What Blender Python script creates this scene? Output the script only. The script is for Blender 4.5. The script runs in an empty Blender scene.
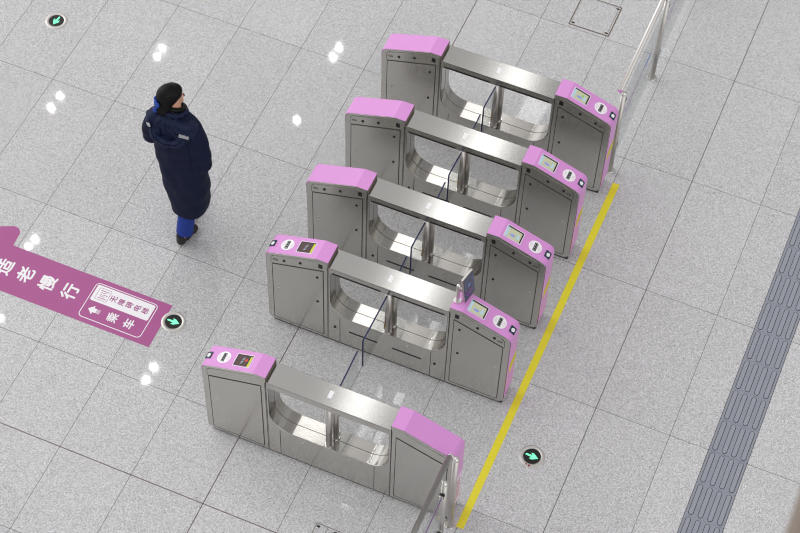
import bpy, bmesh, math, random
from mathutils import Vector, Matrix
random.seed(7)
C = bpy.context.scene.collection
S = bpy.context.scene
PI = math.pi

# ------------------------------------------------------------------ colour / materials
def lin(r, g, b):
    f = lambda c: (c/255/12.92) if c/255 <= .04045 else ((c/255+.055)/1.055)**2.4
    return (f(r), f(g), f(b), 1.0)

def mat(name, col, rough=.5, metal=0., emit=None, es=1., var=0., scale=40., coat=0., alpha=None, trans=0., ior=1.45, stretch=None, bump=0., spec=.5):
    m = bpy.data.materials.new(name); m.use_nodes = True
    nt = m.node_tree; b = nt.nodes['Principled BSDF']
    b.inputs['Base Color'].default_value = col
    b.inputs['Roughness'].default_value = rough
    b.inputs['Metallic'].default_value = metal
    b.inputs['IOR'].default_value = ior
    b.inputs['Specular IOR Level'].default_value = spec
    if coat: b.inputs['Coat Weight'].default_value = coat; b.inputs['Coat Roughness'].default_value = .08
    if trans: b.inputs['Transmission Weight'].default_value = trans
    if emit: b.inputs['Emission Color'].default_value = emit; b.inputs['Emission Strength'].default_value = es
    tc = nt.nodes.new('ShaderNodeTexCoord'); mp = nt.nodes.new('ShaderNodeMapping')
    nt.links.new(tc.outputs['Object'], mp.inputs[0])
    if stretch: mp.inputs['Scale'].default_value = stretch
    n = nt.nodes.new('ShaderNodeTexNoise'); n.inputs['Scale'].default_value = scale; n.inputs['Detail'].default_value = 3
    nt.links.new(mp.outputs[0], n.inputs['Vector'])
    if var:
        r = nt.nodes.new('ShaderNodeMix'); r.data_type = 'RGBA'
        r.inputs[6].default_value = tuple(c*(1-var) for c in col[:3])+(1,)
        r.inputs[7].default_value = tuple(min(1, c*(1+var)) for c in col[:3])+(1,)
        nt.links.new(n.outputs['Fac'], r.inputs[0]); nt.links.new(r.outputs[2], b.inputs['Base Color'])
    if bump:
        bp = nt.nodes.new('ShaderNodeBump'); bp.inputs['Strength'].default_value = bump; bp.inputs['Distance'].default_value = .004
        nt.links.new(n.outputs['Fac'], bp.inputs['Height']); nt.links.new(bp.outputs[0], b.inputs['Normal'])
    return m

def steel_mat(name, col, r0, r1, stretch, scale=30, aniso=0):
    m = bpy.data.materials.new(name); m.use_nodes = True
    nt = m.node_tree; b = nt.nodes['Principled BSDF']
    b.inputs['Metallic'].default_value = 1.
    tc = nt.nodes.new('ShaderNodeTexCoord'); mp = nt.nodes.new('ShaderNodeMapping'); mp.inputs['Scale'].default_value = stretch
    nt.links.new(tc.outputs['Object'], mp.inputs[0])
    n = nt.nodes.new('ShaderNodeTexNoise'); n.inputs['Scale'].default_value = scale; n.inputs['Detail'].default_value = 4
    nt.links.new(mp.outputs[0], n.inputs['Vector'])
    r = nt.nodes.new('ShaderNodeMapRange'); r.inputs['From Min'].default_value = .3; r.inputs['From Max'].default_value = .7
    r.inputs['To Min'].default_value = r0; r.inputs['To Max'].default_value = r1
    nt.links.new(n.outputs['Fac'], r.inputs['Value']); nt.links.new(r.outputs[0], b.inputs['Roughness'])
    if aniso:
        b.inputs['Anisotropic'].default_value = aniso; tg = nt.nodes.new('ShaderNodeTangent'); tg.direction_type = 'RADIAL'; tg.axis = 'Y'; nt.links.new(tg.outputs[0], b.inputs['Tangent']); b.inputs['Anisotropic Rotation'].default_value = .25
    c = nt.nodes.new('ShaderNodeMix'); c.data_type = 'RGBA'
    c.inputs[6].default_value = tuple(x*.96 for x in col[:3])+(1,); c.inputs[7].default_value = tuple(x*1.03 for x in col[:3])+(1,)
    nt.links.new(n.outputs['Fac'], c.inputs[0]); nt.links.new(c.outputs[2], b.inputs['Base Color'])
    return m

M = {}
M['steel'] = steel_mat('brushed_steel_vertical', (.595, .582, .55), .18, .26, (5, 5, .3))
M['steel_x'] = steel_mat('brushed_steel_lengthwise', (.46, .452, .435), .15, .18, (.5, 12, 12), aniso=.9)
M['steel_tray'] = steel_mat('polished_steel_tray', (.42, .405, .38), .12, .17, (.5, 12, 12), aniso=.6)
M['pipe'] = mat('satin_pipe', (.60, .575, .55, 1), .32, 1.)
M['chrome'] = mat('chrome', (.75, .74, .72, 1), .12, 1.)
M['seam'] = mat('dark_seam', lin(62, 58, 52), .6)
M['black'] = mat('black_plastic', lin(16, 16, 18), .35)
M['gasket'] = mat('gasket', lin(112, 100, 90), .6)
M['pink'] = mat('orchid_pink_cover', lin(218, 148, 215), .38, var=.03, scale=6)
M['white'] = mat('white_print', lin(244, 243, 246), .45)
M['offwhite'] = mat('offwhite_bezel', lin(232, 216, 236), .4)
M['palepink'] = mat('pale_pink_print', lin(226, 206, 220), .5)
M['teal'] = mat('dark_teal_frame', lin(20, 56, 72), .35)
M['yellow'] = mat('yellow_tape', lin(240, 226, 52), .45, var=.04, scale=15)
M['ysticker'] = mat('yellow_sticker', lin(215, 205, 30), .5)
M['scr_lcd'] = mat('lcd_face', lin(60, 60, 50), .2, emit=lin(212, 214, 182), es=.74)
M['scr_blue'] = mat('lcd_blue', lin(60, 60, 90), .2, emit=lin(150, 165, 236), es=.75)
M['scr_cyan'] = mat('lcd_pale_blue', lin(60, 70, 80), .2, emit=lin(190, 226, 240), es=.75)
M['scr_green'] = mat('lcd_green', lin(50, 80, 40), .2, emit=lin(140, 220, 100), es=.7)
M['scr_dark'] = mat('lcd_brown', lin(30, 14, 14), .25, emit=lin(74, 34, 34), es=.6)
M['scr_yel'] = mat('lcd_yellow', lin(120, 116, 20), .3, emit=lin(222, 222, 60), es=.6)
M['scr_red'] = mat('lcd_red', lin(80, 10, 5), .3, emit=lin(214, 48, 28), es=.8)
M['scr_text'] = mat('lcd_text', lin(90, 100, 110), .3, emit=lin(168, 190, 214), es=.7)
M['tablet_scr'] = mat('tablet_screen', lin(26, 30, 40), .12, emit=lin(60, 56, 82), es=.5)
M['tablet_ui'] = mat('tablet_screen_glow', lin(40, 50, 80), .2, emit=lin(78, 104, 160), es=.6)
M['tablet_ui2'] = mat('tablet_screen_magenta', lin(40, 20, 50), .2, emit=lin(96, 48, 108), es=.6)
M['blue_edge'] = mat('dark_blue_edge', lin(30, 36, 80), .3)
M['signpink'] = mat('magenta_floor_film', lin(172, 88, 146), .42, var=.05, scale=5)
M['tactile'] = mat('tactile_grey', lin(143, 147, 158), .5, var=.05, scale=8)
M['tactile_bar'] = mat('tactile_bar_grey', lin(148, 152, 162), .42, var=.04, scale=8)
M['ringsteel'] = mat('ring_steel', (.60, .58, .55, 1), .38, .6)
M['arrow'] = mat('green_light', lin(90, 200, 150), .4, emit=lin(120, 245, 185), es=1.0)
M['coat'] = mat('navy_quilted_cloth', lin(18, 26, 52), .7, spec=.2, var=.15, scale=14, bump=.5)
M['coat2'] = mat('navy_hood_cloth', lin(21, 31, 60), .65, spec=.25, var=.15, scale=20, bump=.4)
M['trousers'] = mat('blue_trousers', lin(24, 54, 142), .75, var=.12, scale=20, bump=.3)
M['coatseam'] = mat('dark_navy_stitching', lin(13, 19, 40), .8, spec=.1)
M['shoe'] = mat('black_shoe', lin(26, 22, 22), .4)
M['skin'] = mat('skin', lin(206, 156, 130), .55)
M['hair'] = mat('black_hair', lin(12, 10, 11), .5, spec=.22, var=.3, scale=8, stretch=(1, 1, 8), bump=.6)
M['scrunchie'] = mat('blue_scrunchie', lin(26, 62, 150), .6, var=.2, scale=60)
M['reflect'] = mat('reflective_tape', lin(178, 180, 182), .4, .3)
M['lips'] = mat('lips', lin(160, 84, 80), .5)
M['eyewhite'] = mat('eye_white', lin(230, 226, 220), .3)
M['iris'] = mat('iris', lin(30, 20, 16), .2)
M['purple'] = mat('purple_film', lin(120, 52, 140), .45)
M['bluefilm'] = mat('blue_film', lin(70, 140, 210), .45)
M['parapet'] = mat('taupe_stone', lin(134, 122, 112), .6, var=.05, scale=9)
M['lampwhite'] = mat('lamp_white', lin(230, 230, 230), .5)
M['lamp'] = mat('lamp_glow', lin(255, 255, 255), .5, emit=(1, .98, .96, 1), es=420)
M['brown_mark'] = mat('brown_mark', lin(150, 124, 84), .6)
M['red_mark'] = mat('red_mark', lin(150, 40, 44), .6)

def glass_mat():
    m = bpy.data.materials.new('thin_clear_glass'); m.use_nodes = True
    nt = m.node_tree; nt.nodes.remove(nt.nodes['Principled BSDF'])
    out = nt.nodes['Material Output']
    t = nt.nodes.new('ShaderNodeBsdfTransparent'); t.inputs[0].default_value = (.955, .97, .968, 1)
    g = nt.nodes.new('ShaderNodeBsdfGlossy'); g.inputs['Roughness'].default_value = .03
    lw = nt.nodes.new('ShaderNodeLayerWeight'); p4 = nt.nodes.new('ShaderNodeMath'); p4.operation = 'POWER'; p4.inputs[1].default_value = 4
    nt.links.new(lw.outputs['Facing'], p4.inputs[0]); f = nt.nodes.new('ShaderNodeMath'); f.operation = 'MULTIPLY_ADD'; f.inputs[1].default_value = .5; f.inputs[2].default_value = .035; nt.links.new(p4.outputs[0], f.inputs[0])
    mx = nt.nodes.new('ShaderNodeMixShader')
    nt.links.new(f.outputs[0], mx.inputs[0]); nt.links.new(t.outputs[0], mx.inputs[1]); nt.links.new(g.outputs[0], mx.inputs[2])
    nt.links.new(mx.outputs[0], out.inputs[0])
    return m
M['glass'] = glass_mat()

def floor_mat():
    m = bpy.data.materials.new('terrazzo_tiles'); m.use_nodes = True
    nt = m.node_tree; b = nt.nodes['Principled BSDF']; N = nt.nodes.new; L = nt.links.new
    tc = N('ShaderNodeTexCoord'); sp = N('ShaderNodeSeparateXYZ'); L(tc.outputs['Object'], sp.inputs[0])
    def mth(op, a, bb=None, c=None):
        n = N('ShaderNodeMath'); n.operation = op
        for i, v in enumerate((a, bb, c)):
            if v is None: continue
            if isinstance(v, (int, float)): n.inputs[i].default_value = v
            else: L(v, n.inputs[i])
        return n.outputs[0]
    X, Y = sp.outputs[0], sp.outputs[1]
    dx = mth('PINGPONG', X, .3)
    dy_up = mth('PINGPONG', Y, .6)
    dy_lo = mth('MINIMUM', mth('ABSOLUTE', mth('ADD', Y, 3.155)), mth('ABSOLUTE', mth('ADD', Y, 3.907)))
    low = mth('LESS_THAN', Y, -2.8)
    dy = mth('ADD', mth('MULTIPLY', dy_lo, low), mth('MULTIPLY', dy_up, mth('SUBTRACT', 1., low)))
    d = mth('MINIMUM', dx, dy)
    joint = mth('LESS_THAN', d, .0021)
    dd = mth('MINIMUM', mth('ABSOLUTE', mth('SUBTRACT', X, 3.0)), mth('ABSOLUTE', mth('ADD', Y, 3.155)))
    joint = mth('MAXIMUM', joint, mth('LESS_THAN', mth('ABSOLUTE', mth('SUBTRACT', X, 5.4)), .0034))
    dark = mth('LESS_THAN', dd, .0036)
    # per-tile tone
    tx = mth('FLOOR', mth('DIVIDE', X, .6)); ty = mth('FLOOR', mth('DIVIDE', Y, 1.2))
    cb = N('ShaderNodeCombineXYZ'); L(tx, cb.inputs[0]); L(ty, cb.inputs[1])
    wn = N('ShaderNodeTexWhiteNoise'); L(cb.outputs[0], wn.inputs['Vector'])
    # speckle
    vo = N('ShaderNodeTexVoronoi'); vo.inputs['Scale'].default_value = 150; L(tc.outputs['Object'], vo.inputs['Vector'])
    vs = N('ShaderNodeSeparateColor'); L(vo.outputs['Color'], vs.inputs[0])
    n1 = N('ShaderNodeTexNoise'); n1.inputs['Scale'].default_value = 105; n1.inputs['Detail'].default_value = 4; n1.inputs['Roughness'].default_value = .7
    L(tc.outputs['Object'], n1.inputs['Vector'])
    n2 = N('ShaderNodeTexNoise'); n2.inputs['Scale'].default_value = 1.1; n2.inputs['Detail'].default_value = 2
    L(tc.outputs['Object'], n2.inputs['Vector'])
    v = mth('ADD', mth('MULTIPLY', mth('SUBTRACT', vs.outputs[0], .5), .30), .555)
    v = mth('ADD', v, mth('MULTIPLY', mth('SUBTRACT', n1.outputs['Fac'], .5), .75))
    v = mth('ADD', v, mth('MULTIPLY', mth('SUBTRACT', wn.outputs[0], .5), .035))
    v = mth('ADD', v, mth('MULTIPLY', mth('SUBTRACT', n2.outputs['Fac'], .5), .05))
    bl = mth('LESS_THAN', vs.outputs[1], .045)       # a few dark grains
    v = mth('SUBTRACT', v, mth('MULTIPLY', bl, .14))
    cc = N('ShaderNodeCombineColor'); L(mth('MULTIPLY', v, 1.0), cc.inputs[0]); L(mth('MULTIPLY', v, .995), cc.inputs[1]); L(mth('MULTIPLY', v, 1.012), cc.inputs[2])
    m1 = N('ShaderNodeMix'); m1.data_type = 'RGBA'; L(joint, m1.inputs[0]); L(cc.outputs[0], m1.inputs[6]); m1.inputs[7].default_value = lin(96, 95, 94)
    m2 = N('ShaderNodeMix'); m2.data_type = 'RGBA'; L(dark, m2.inputs[0]); L(m1.outputs[2], m2.inputs[6]); m2.inputs[7].default_value = lin(92, 74, 66)
    L(m2.outputs[2], b.inputs['Base Color'])
    b.inputs['Roughness'].default_value = .16
    b.inputs['Specular IOR Level'].default_value = .5
    b.inputs['IOR'].default_value = 1.5
    rg = mth('ADD', mth('MULTIPLY', n2.outputs['Fac'], .012), .024)
    L(mth('ADD', rg, mth('MULTIPLY', joint, .5)), b.inputs['Roughness'])
    return m
M['floor'] = floor_mat()

# ------------------------------------------------------------------ mesh helpers
def finish(name, bm, m, parent=None, bevel=0, smooth=False, label=None, mats=None, segs=2):
    me = bpy.data.meshes.new(name); bmesh.ops.recalc_face_normals(bm, faces=bm.faces); bm.to_mesh(me); bm.free()
    o = bpy.data.objects.new(name, me); C.objects.link(o)
    for mm in (mats or [m]): me.materials.append(M[mm])
    if parent: o.parent = parent
    if smooth:
        for p in me.polygons: p.use_smooth = True
    if bevel:
        md = o.modifiers.new('bevel', 'BEVEL'); md.width = bevel; md.segments = segs; md.limit_method = 'ANGLE'; md.angle_limit = .7
    if label: o['label'] = label
    return o

def tag(o, label, cat, group=None, kind=None):
    if label: o['label'] = label
    if cat: o['category'] = cat
    if group: o['group'] = group
    if kind: o['kind'] = kind
    return o

def empty(name, loc):
    o = bpy.data.objects.new(name, None); C.objects.link(o); o.location = loc; o.empty_display_size = .1
    return o

def box(bm, x0, x1, y0, y1, z0, z1):
    v = [bm.verts.new((x, y, z)) for x in (x0, x1) for y in (y0, y1) for z in (z0, z1)]
    for f in ((0, 1, 3, 2), (4, 6, 7, 5), (0, 4, 5, 1), (2, 3, 7, 6), (0, 2, 6, 4), (1, 5, 7, 3)):
        bm.faces.new([v[i] for i in f])

def prism(bm, pts, mp, h0, h1):
    a = [bm.verts.new(mp(u, v, h0)) for u, v in pts]; b = [bm.verts.new(mp(u, v, h1)) for u, v in pts]
    n = len(pts)
    bm.faces.new(a); bm.faces.new(b[::-1])
    for i in range(n): bm.faces.new((a[i], a[(i+1) % n], b[(i+1) % n], b[i]))

def ribbon(bm, pts, w, mp, h0, h1, closed=False):
    """mitred band of width w along 2D points"""
    P = [Vector(p) for p in pts]; n = len(P); L = []; R = []
    for i in range(n):
        if closed: a, b = P[i-1], P[(i+1) % n]
        else: a, b = P[max(i-1, 0)], P[min(i+1, n-1)]
        d1 = (P[i]-a).normalized() if (P[i]-a).length > 1e-9 else (b-P[i]).normalized()
        d2 = (b-P[i]).normalized() if (b-P[i]).length > 1e-9 else d1
        t = (d1+d2); t = t.normalized() if t.length > 1e-6 else d1
        nn = Vector((-t.y, t.x)); c = max(.5, nn.dot(Vector((-d1.y, d1.x))))
        L.append(P[i]+nn*(w/2/c)); R.append(P[i]-nn*(w/2/c))
    q = [[bm.verts.new(mp(p.x, p.y, h)) for p in s] for s in (L, R) for h in (h0, h1)]
    l0, l1, r0, r1 = q
    rng = range(n) if closed else range(n-1)
    for i in rng:
        j = (i+1) % n
        bm.faces.new((l1[i], l1[j], r1[j], r1[i])); bm.faces.new((l0[i], r0[i], r0[j], l0[j]))
        bm.faces.new((l0[i], l0[j], l1[j], l1[i])); bm.faces.new((r0[i], r1[i], r1[j], r0[j]))
    if not closed:
        bm.faces.new((l0[0], l1[0], r1[0], r0[0])); bm.faces.new((l0[-1], r0[-1], r1[-1], l1[-1]))

def disc_pts(cx, cy, r, n=32, rx=None):
    return [(cx+(rx or r)*math.cos(2*PI*i/n), cy+r*math.sin(2*PI*i/n)) for i in range(n)]

def arc(cx, cy, r, a0, a1, n=8):
    return [(cx+r*math.cos(math.radians(a0+(a1-a0)*i/n)), cy+r*math.sin(math.radians(a0+(a1-a0)*i/n))) for i in range(n+1)]

def rrect(x0, x1, y0, y1, r, n=5):
    return arc(x1-r, y1-r, r, 0, 90, n)+arc(x0+r, y1-r, r, 90, 180, n)+arc(x0+r, y0+r, r, 180, 270, n)+arc(x1-r, y0+r, r, 270, 360, n)

def tube(bm, a, b, r, n=20, r2=None):
    a, b = Vector(a), Vector(b); d = (b-a).normalized()
    u = d.orthogonal().normalized(); w = d.cross(u); r2 = r if r2 is None else r2
    A = [bm.verts.new(a+(u*math.cos(2*PI*i/n)+w*math.sin(2*PI*i/n))*r) for i in range(n)]
    B = [bm.verts.new(b+(u*math.cos(2*PI*i/n)+w*math.sin(2*PI*i/n))*r2) for i in range(n)]
    bm.faces.new(A[::-1]); bm.faces.new(B)
    for i in range(n): bm.faces.new((A[i], A[(i+1) % n], B[(i+1) % n], B[i]))

def ball(bm, c, r, seg=16, sc=(1, 1, 1), rot=None):
    mt = Matrix.Translation(c) @ (rot or Matrix.Identity(4)) @ Matrix.Diagonal((r*sc[0], r*sc[1], r*sc[2], 1))
    bmesh.ops.create_uvsphere(bm, u_segments=seg, v_segments=seg//2+2, radius=1, matrix=mt)

FL = lambda u, v, h: (u, v, h)                 # floor plane

# ------------------------------------------------------------------ floor and its fittings
bm = bmesh.new(); box(bm, -14, 18, -14, 20, -.3, 0)
tag(finish('floor', bm, 'floor'), 'grey speckled terrazzo tile floor of the station hall', None, kind='structure')

# yellow line
bm = bmesh.new(); prism(bm, [(4.790, -2.575), (4.848, -2.575), (4.856, .915), (4.797, .915)], FL, .0, .0015)
tag(finish('line_tape', bm, 'yellow'), 'long yellow tape line on the floor past the ends of the gates', 'floor tape')

# tactile strip : one run of tiles
t = empty('tactile_paving', (6.463, 0, 0))
tag(t, 'grey tactile guide strip of raised bars set in the tiled floor', 'tactile paving')
for k in range(-14, 16):
    y0 = k*.298-.007
    if not -3.0 < y0 < 3.4: continue
    bm = bmesh.new(); box(bm, -.151, .151, y0+.0015, y0+.2965, 0, .003)
    ti = finish('paving_tile', bm, 'tactile', t)
    bm = bmesh.new()
    for i in range(4):
        cx = -.1125+i*.075
        prism(bm, arc(cx, y0+.267, .0165, 0, 180, 8)+arc(cx, y0+.031, .0165, 180, 360, 8), FL, .003, .0075)
    br = finish('raised_bars', bm, 'tactile_bar', ti, bevel=.003)
    bm = bmesh.new()
    for i in range(4):
        cx = -.1125+i*.075
        ribbon(bm, arc(cx, y0+.267, .0185, 0, 180, 8)+arc(cx, y0+.031, .0185, 180, 360, 8), .0045, FL, .003, .0034, closed=True)
    finish('bar_outline', bm, 'seam', ti)
bm = bmesh.new()
box(bm, -.155, -.151, -3.0, 3.4, 0, .0012); box(bm, .151, .155, -3.0, 3.4, 0, .0012)
finish('edge_joint', bm, 'seam', t)

# hatch in the floor near the upper end
h = empty('floor_hatch', (4.035, 2.62, 0))
tag(h, 'square floor access hatch with thin steel rim and corner bolts', 'floor hatch')
hx, hy = .185, .185
bm = bmesh.new(); ribbon(bm, [(-hx, -hy), (hx, -hy), (hx, hy), (-hx, hy)], .009, FL, 0, .002, closed=True); finish('rim', bm, 'gasket', h)
bm = bmesh.new(); ribbon(bm, [(-hx+.008, -hy+.008), (hx-.008, -hy+.008), (hx-.008, hy-.008), (-hx+.008, hy-.008)], .005, FL, 0, .0022, closed=True); finish('inner_rim', bm, 'ringsteel', h)
for sx in (-1, 1):
    for sy in (-1, 1):
        bm = bmesh.new(); prism(bm, [(sx*(hx-.012), sy*(hy-.012)), (sx*(hx-.05), sy*(hy-.012)), (sx*(hx-.036), sy*(hy-.036)), (sx*(hx-.012), sy*(hy-.05))], FL, 0, .002)
        c = finish('corner_plate', bm, 'ringsteel', h)
        bm = bmesh.new(); prism(bm, disc_pts(sx*(hx-.028), sy*(hy-.028), .0085, 12, .016), FL, .002, .003); finish('bolt', bm, 'black', c)

# small floor socket near gate five
h = empty('floor_socket', (3.93, -3.05, 0))
tag(h, 'small floor access plate below the gate nearest the lower railing', 'floor plate')
bm = bmesh.new(); prism(bm, rrect(-.09, .09, -.09, .09, .004), FL, 0, .0012); finish('plate', bm, 'floor', h)
bm = bmesh.new(); ribbon(bm, [(-.09, -.09), (.09, -.09), (.09, .09), (-.09, .09)], .005, FL, 0, .002, closed=True); finish('rim', bm, 'gasket', h)
for sx in (-1, 1):
    bm = bmesh.new(); prism(bm, disc_pts(sx*.068, .068, .009, 12, .014), FL, .0012, .003); finish('bolt', bm, 'black', h)

# direction lights
def floor_light(x, y, ang, label, marks=False):
    o = empty('floor_light', (x, y, 0)); tag(o, label, 'floor light', 'round arrow lights set in the floor')
    bm = bmesh.new()
    prof = [(.066, .001), (.068, .006), (.088, .006), (.098, .001)]
    n = 40; rings = [[bm.verts.new((r*math.cos(2*PI*i/n), r*math.sin(2*PI*i/n), z)) for i in range(n)] for r, z in prof]
    for k in range(3):
        for i in range(n): bm.faces.new((rings[k][i], rings[k][(i+1) % n], rings[k+1][(i+1) % n], rings[k+1][i]))
    r_ = finish('steel_ring', bm, 'ringsteel', o, smooth=True)
    bm = bmesh.new(); prism(bm, disc_pts(0, 0, .0675, 36), FL, 0, .004); finish('lens', bm, 'black', o)
    bm = bmesh.new(); pts = [(-.052, -.007), (.000, -.009), (-.016, -.026), (.008, -.027), (.050, 0), (.008, .027), (-.016, .026), (.000, .009), (-.052, .007)]
    c, s = math.cos(ang), math.sin(ang)
    prism(bm, [(p*c-q*s, p*s+q*c) for p, q in pts], FL, .004, .0048); finish('arrow', bm, 'arrow', o)
    if marks:
        bm = bmesh.new()
        prism(bm, disc_pts(-.018, -.081, .007, 8), FL, .0055, .0068); prism(bm, disc_pts(.006, -.086, .009, 8), FL, .0055, .0068); finish('red_marks', bm, 'red_mark', o)
floor_light(-.296, .601, -PI/2-.1, 'round floor light with green arrow, farthest from the yellow line')
floor_light(2.075, -1.808, 0., 'round floor light with green arrow at the foot of the magenta floor sign')
floor_light(5.098, -1.797, -.05, 'round floor light with green arrow beyond the yellow line, with red marks', True)

# ------------------------------------------------------------------ magenta floor sign
def text_mesh(body, size, bold=.0):
    cu = bpy.data.curves.new('lettering', 'FONT'); cu.body = body; cu.size = size; cu.align_x = 'CENTER'; cu.align_y = 'CENTER'
    cu.offset = bold; cu.resolution_u = 3
    o = bpy.data.objects.new('lettering', cu); C.objects.link(o)
    bpy.context.view_layer.update()
    me = bpy.data.meshes.new_from_object(o.evaluated_get(bpy.context.evaluated_depsgraph_get()))
    bpy.data.objects.remove(o); bpy.data.curves.remove(cu)
    return me

def put_char(ch, x, y, w, hgt, z, m, parent, bold=.0, name='character'):
    """glyph with its top towards -X, centred at x,y (relative to parent); w across Y, hgt along X"""
    me = text_mesh(ch, .2)
    xs = [v.co.x for v in me.vertices]; ys = [v.co.y for v in me.vertices]
    cx, cy = (min(xs)+max(xs))/2, (min(ys)+max(ys))/2; sx = w/(max(xs)-min(xs)); sy = hgt/(max(ys)-min(ys))
    for v in me.vertices:
        gx, gy = (v.co.x-cx)*sx, (v.co.y-cy)*sy
        v.co = (x-gy, y+gx, z)
    if bold:                                   # heavier strokes: the outline repeated in a small ring
        bm = bmesh.new(); n0 = len(me.vertices)
        for k in range(9):
            r_ = bold if k else 0
            me2 = me.copy(); me2.transform(Matrix.Translation((r_*math.cos(k*PI/4), r_*math.sin(k*PI/4), -.00002*k))); bm.from_mesh(me2); bpy.data.meshes.remove(me2)
        bm.to_mesh(me); bm.free()
    me.materials.clear(); me.materials.append(M[m])
    o = bpy.data.objects.new(name, me); C.objects.link(o); o.parent = parent
    md = o.modifiers.new('thickness', 'SOLIDIFY'); md.thickness = .0006; md.offset = 0
    return o

sg = empty('floor_sign', (1.3, -1.885, 0))
tag(sg, 'magenta arrow-shaped floor sign film with white characters and a boxed legend', 'floor sign')
bm = bmesh.new()
ox, oy = 1.3, -1.885
tip = [(-.28, -1.885), (.16, -1.54)]
barb = arc(.487, -1.566, .066, 118, -12, 8)
up = [(-.28, -1.87)]+[(.375, -1.500)][:0]+barb+[(.560, -1.668), (.563, -1.673), (1.999, -1.674)]
lo = [(2.004, -2.098), (.563, -2.100), (.560, -2.104)]+[(x, 2*-1.886-y) for x, y in barb[::-1]]+[(-.28, -1.90)]
prism(bm, [(x-ox, y-oy) for x, y in up+lo], FL, 0, .0010)
finish('film', bm, 'signpink', sg)
for ch, x in (('适', .600), ('老', .790), ('慢', .990), ('行', 1.192)):
    put_char(ch, x-ox, 0.0, .138, .128, .0016, 'white', sg, bold=.0036)
bm = bmesh.new(); ribbon(bm, [(x-ox, y-oy) for x, y in rrect(1.353, 1.899, -2.055, -1.718, .035, 6)], .0065, FL, .001, .0016, closed=True)
finish('border_line', bm, 'white', sg)
bm = bmesh.new(); prism(bm, [(x-ox, y-oy) for x, y in rrect(1.370, 1.882, -1.886, -1.731, .014, 5)], FL, .001, .0016)
pl = finish('white_panel', bm, 'white', sg)
bm = bmesh.new(); MP = lambda u, v, hh: (u-ox, v-oy, hh)
ribbon(bm, rrect(1.399, 1.503, -1.862, -1.752, .010, 4), .003, MP, .0016, .002, closed=True)
ribbon(bm, [(1.417, -1.772), (1.489, -1.772)], .006, MP, .0016, .002); ribbon(bm, [(1.417, -1.842), (1.489, -1.842)], .006, MP, .0016, .002)
for yy in (-1.79, -1.807, -1.824):
    prism(bm, disc_pts(1.432, yy, .005, 8), MP, .0016, .002)
    ribbon(bm, [(1.442, yy-.004), (1.470, yy+.002)], .005, MP, .0016, .002)
prism(bm, [(1.478, -1.815), (1.478, -1.799), (1.49, -1.807)], MP, .0016, .002)
finish('lift_symbol', bm, 'signpink', pl)
for ch, x in zip('无障碍电梯', (1.546, 1.616, 1.685, 1.754, 1.824)):
    put_char(ch, x-ox, -1.808-oy, .056, .054, .0021, 'signpink', pl, bold=.0009)
bm = bmesh.new()
prism(bm, [(1.400, -1.966), (1.447, -1.924), (1.447, -1.946), (1.474, -1.946), (1.474, -1.986), (1.447, -1.986), (1.447, -2.008)], MP, .001, .0016)
for xx in (1.481, 1.491, 1.501): ribbon(bm, [(xx, -1.986), (xx, -1.946)], .0045, MP, .001, .0016)
finish('arrow_symbol', bm, 'white', sg)
put_char('乘', 1.617-ox, -1.968-oy, .086, .086, .0016, 'white', sg, bold=.0020)
put_char('车', 1.762-ox, -1.968-oy, .086, .086, .0016, 'white', sg, bold=.0020)

# ------------------------------------------------------------------ ticket gates
HW = .0925
def wing_top(e):                 # outline of the top, inner to outer; e = distance of the end face
    c = e-.060
    z0 = .921+(.950-c-.022)*.3534
    return [(.490, 1.051), (.585, 1.053), (c+.022, z0)]+[(c+.060*math.cos(a), z0-.056+.060*math.sin(a)) for a in [math.radians(t) for t in (58, 44, 30, 15, 0)]]

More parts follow.
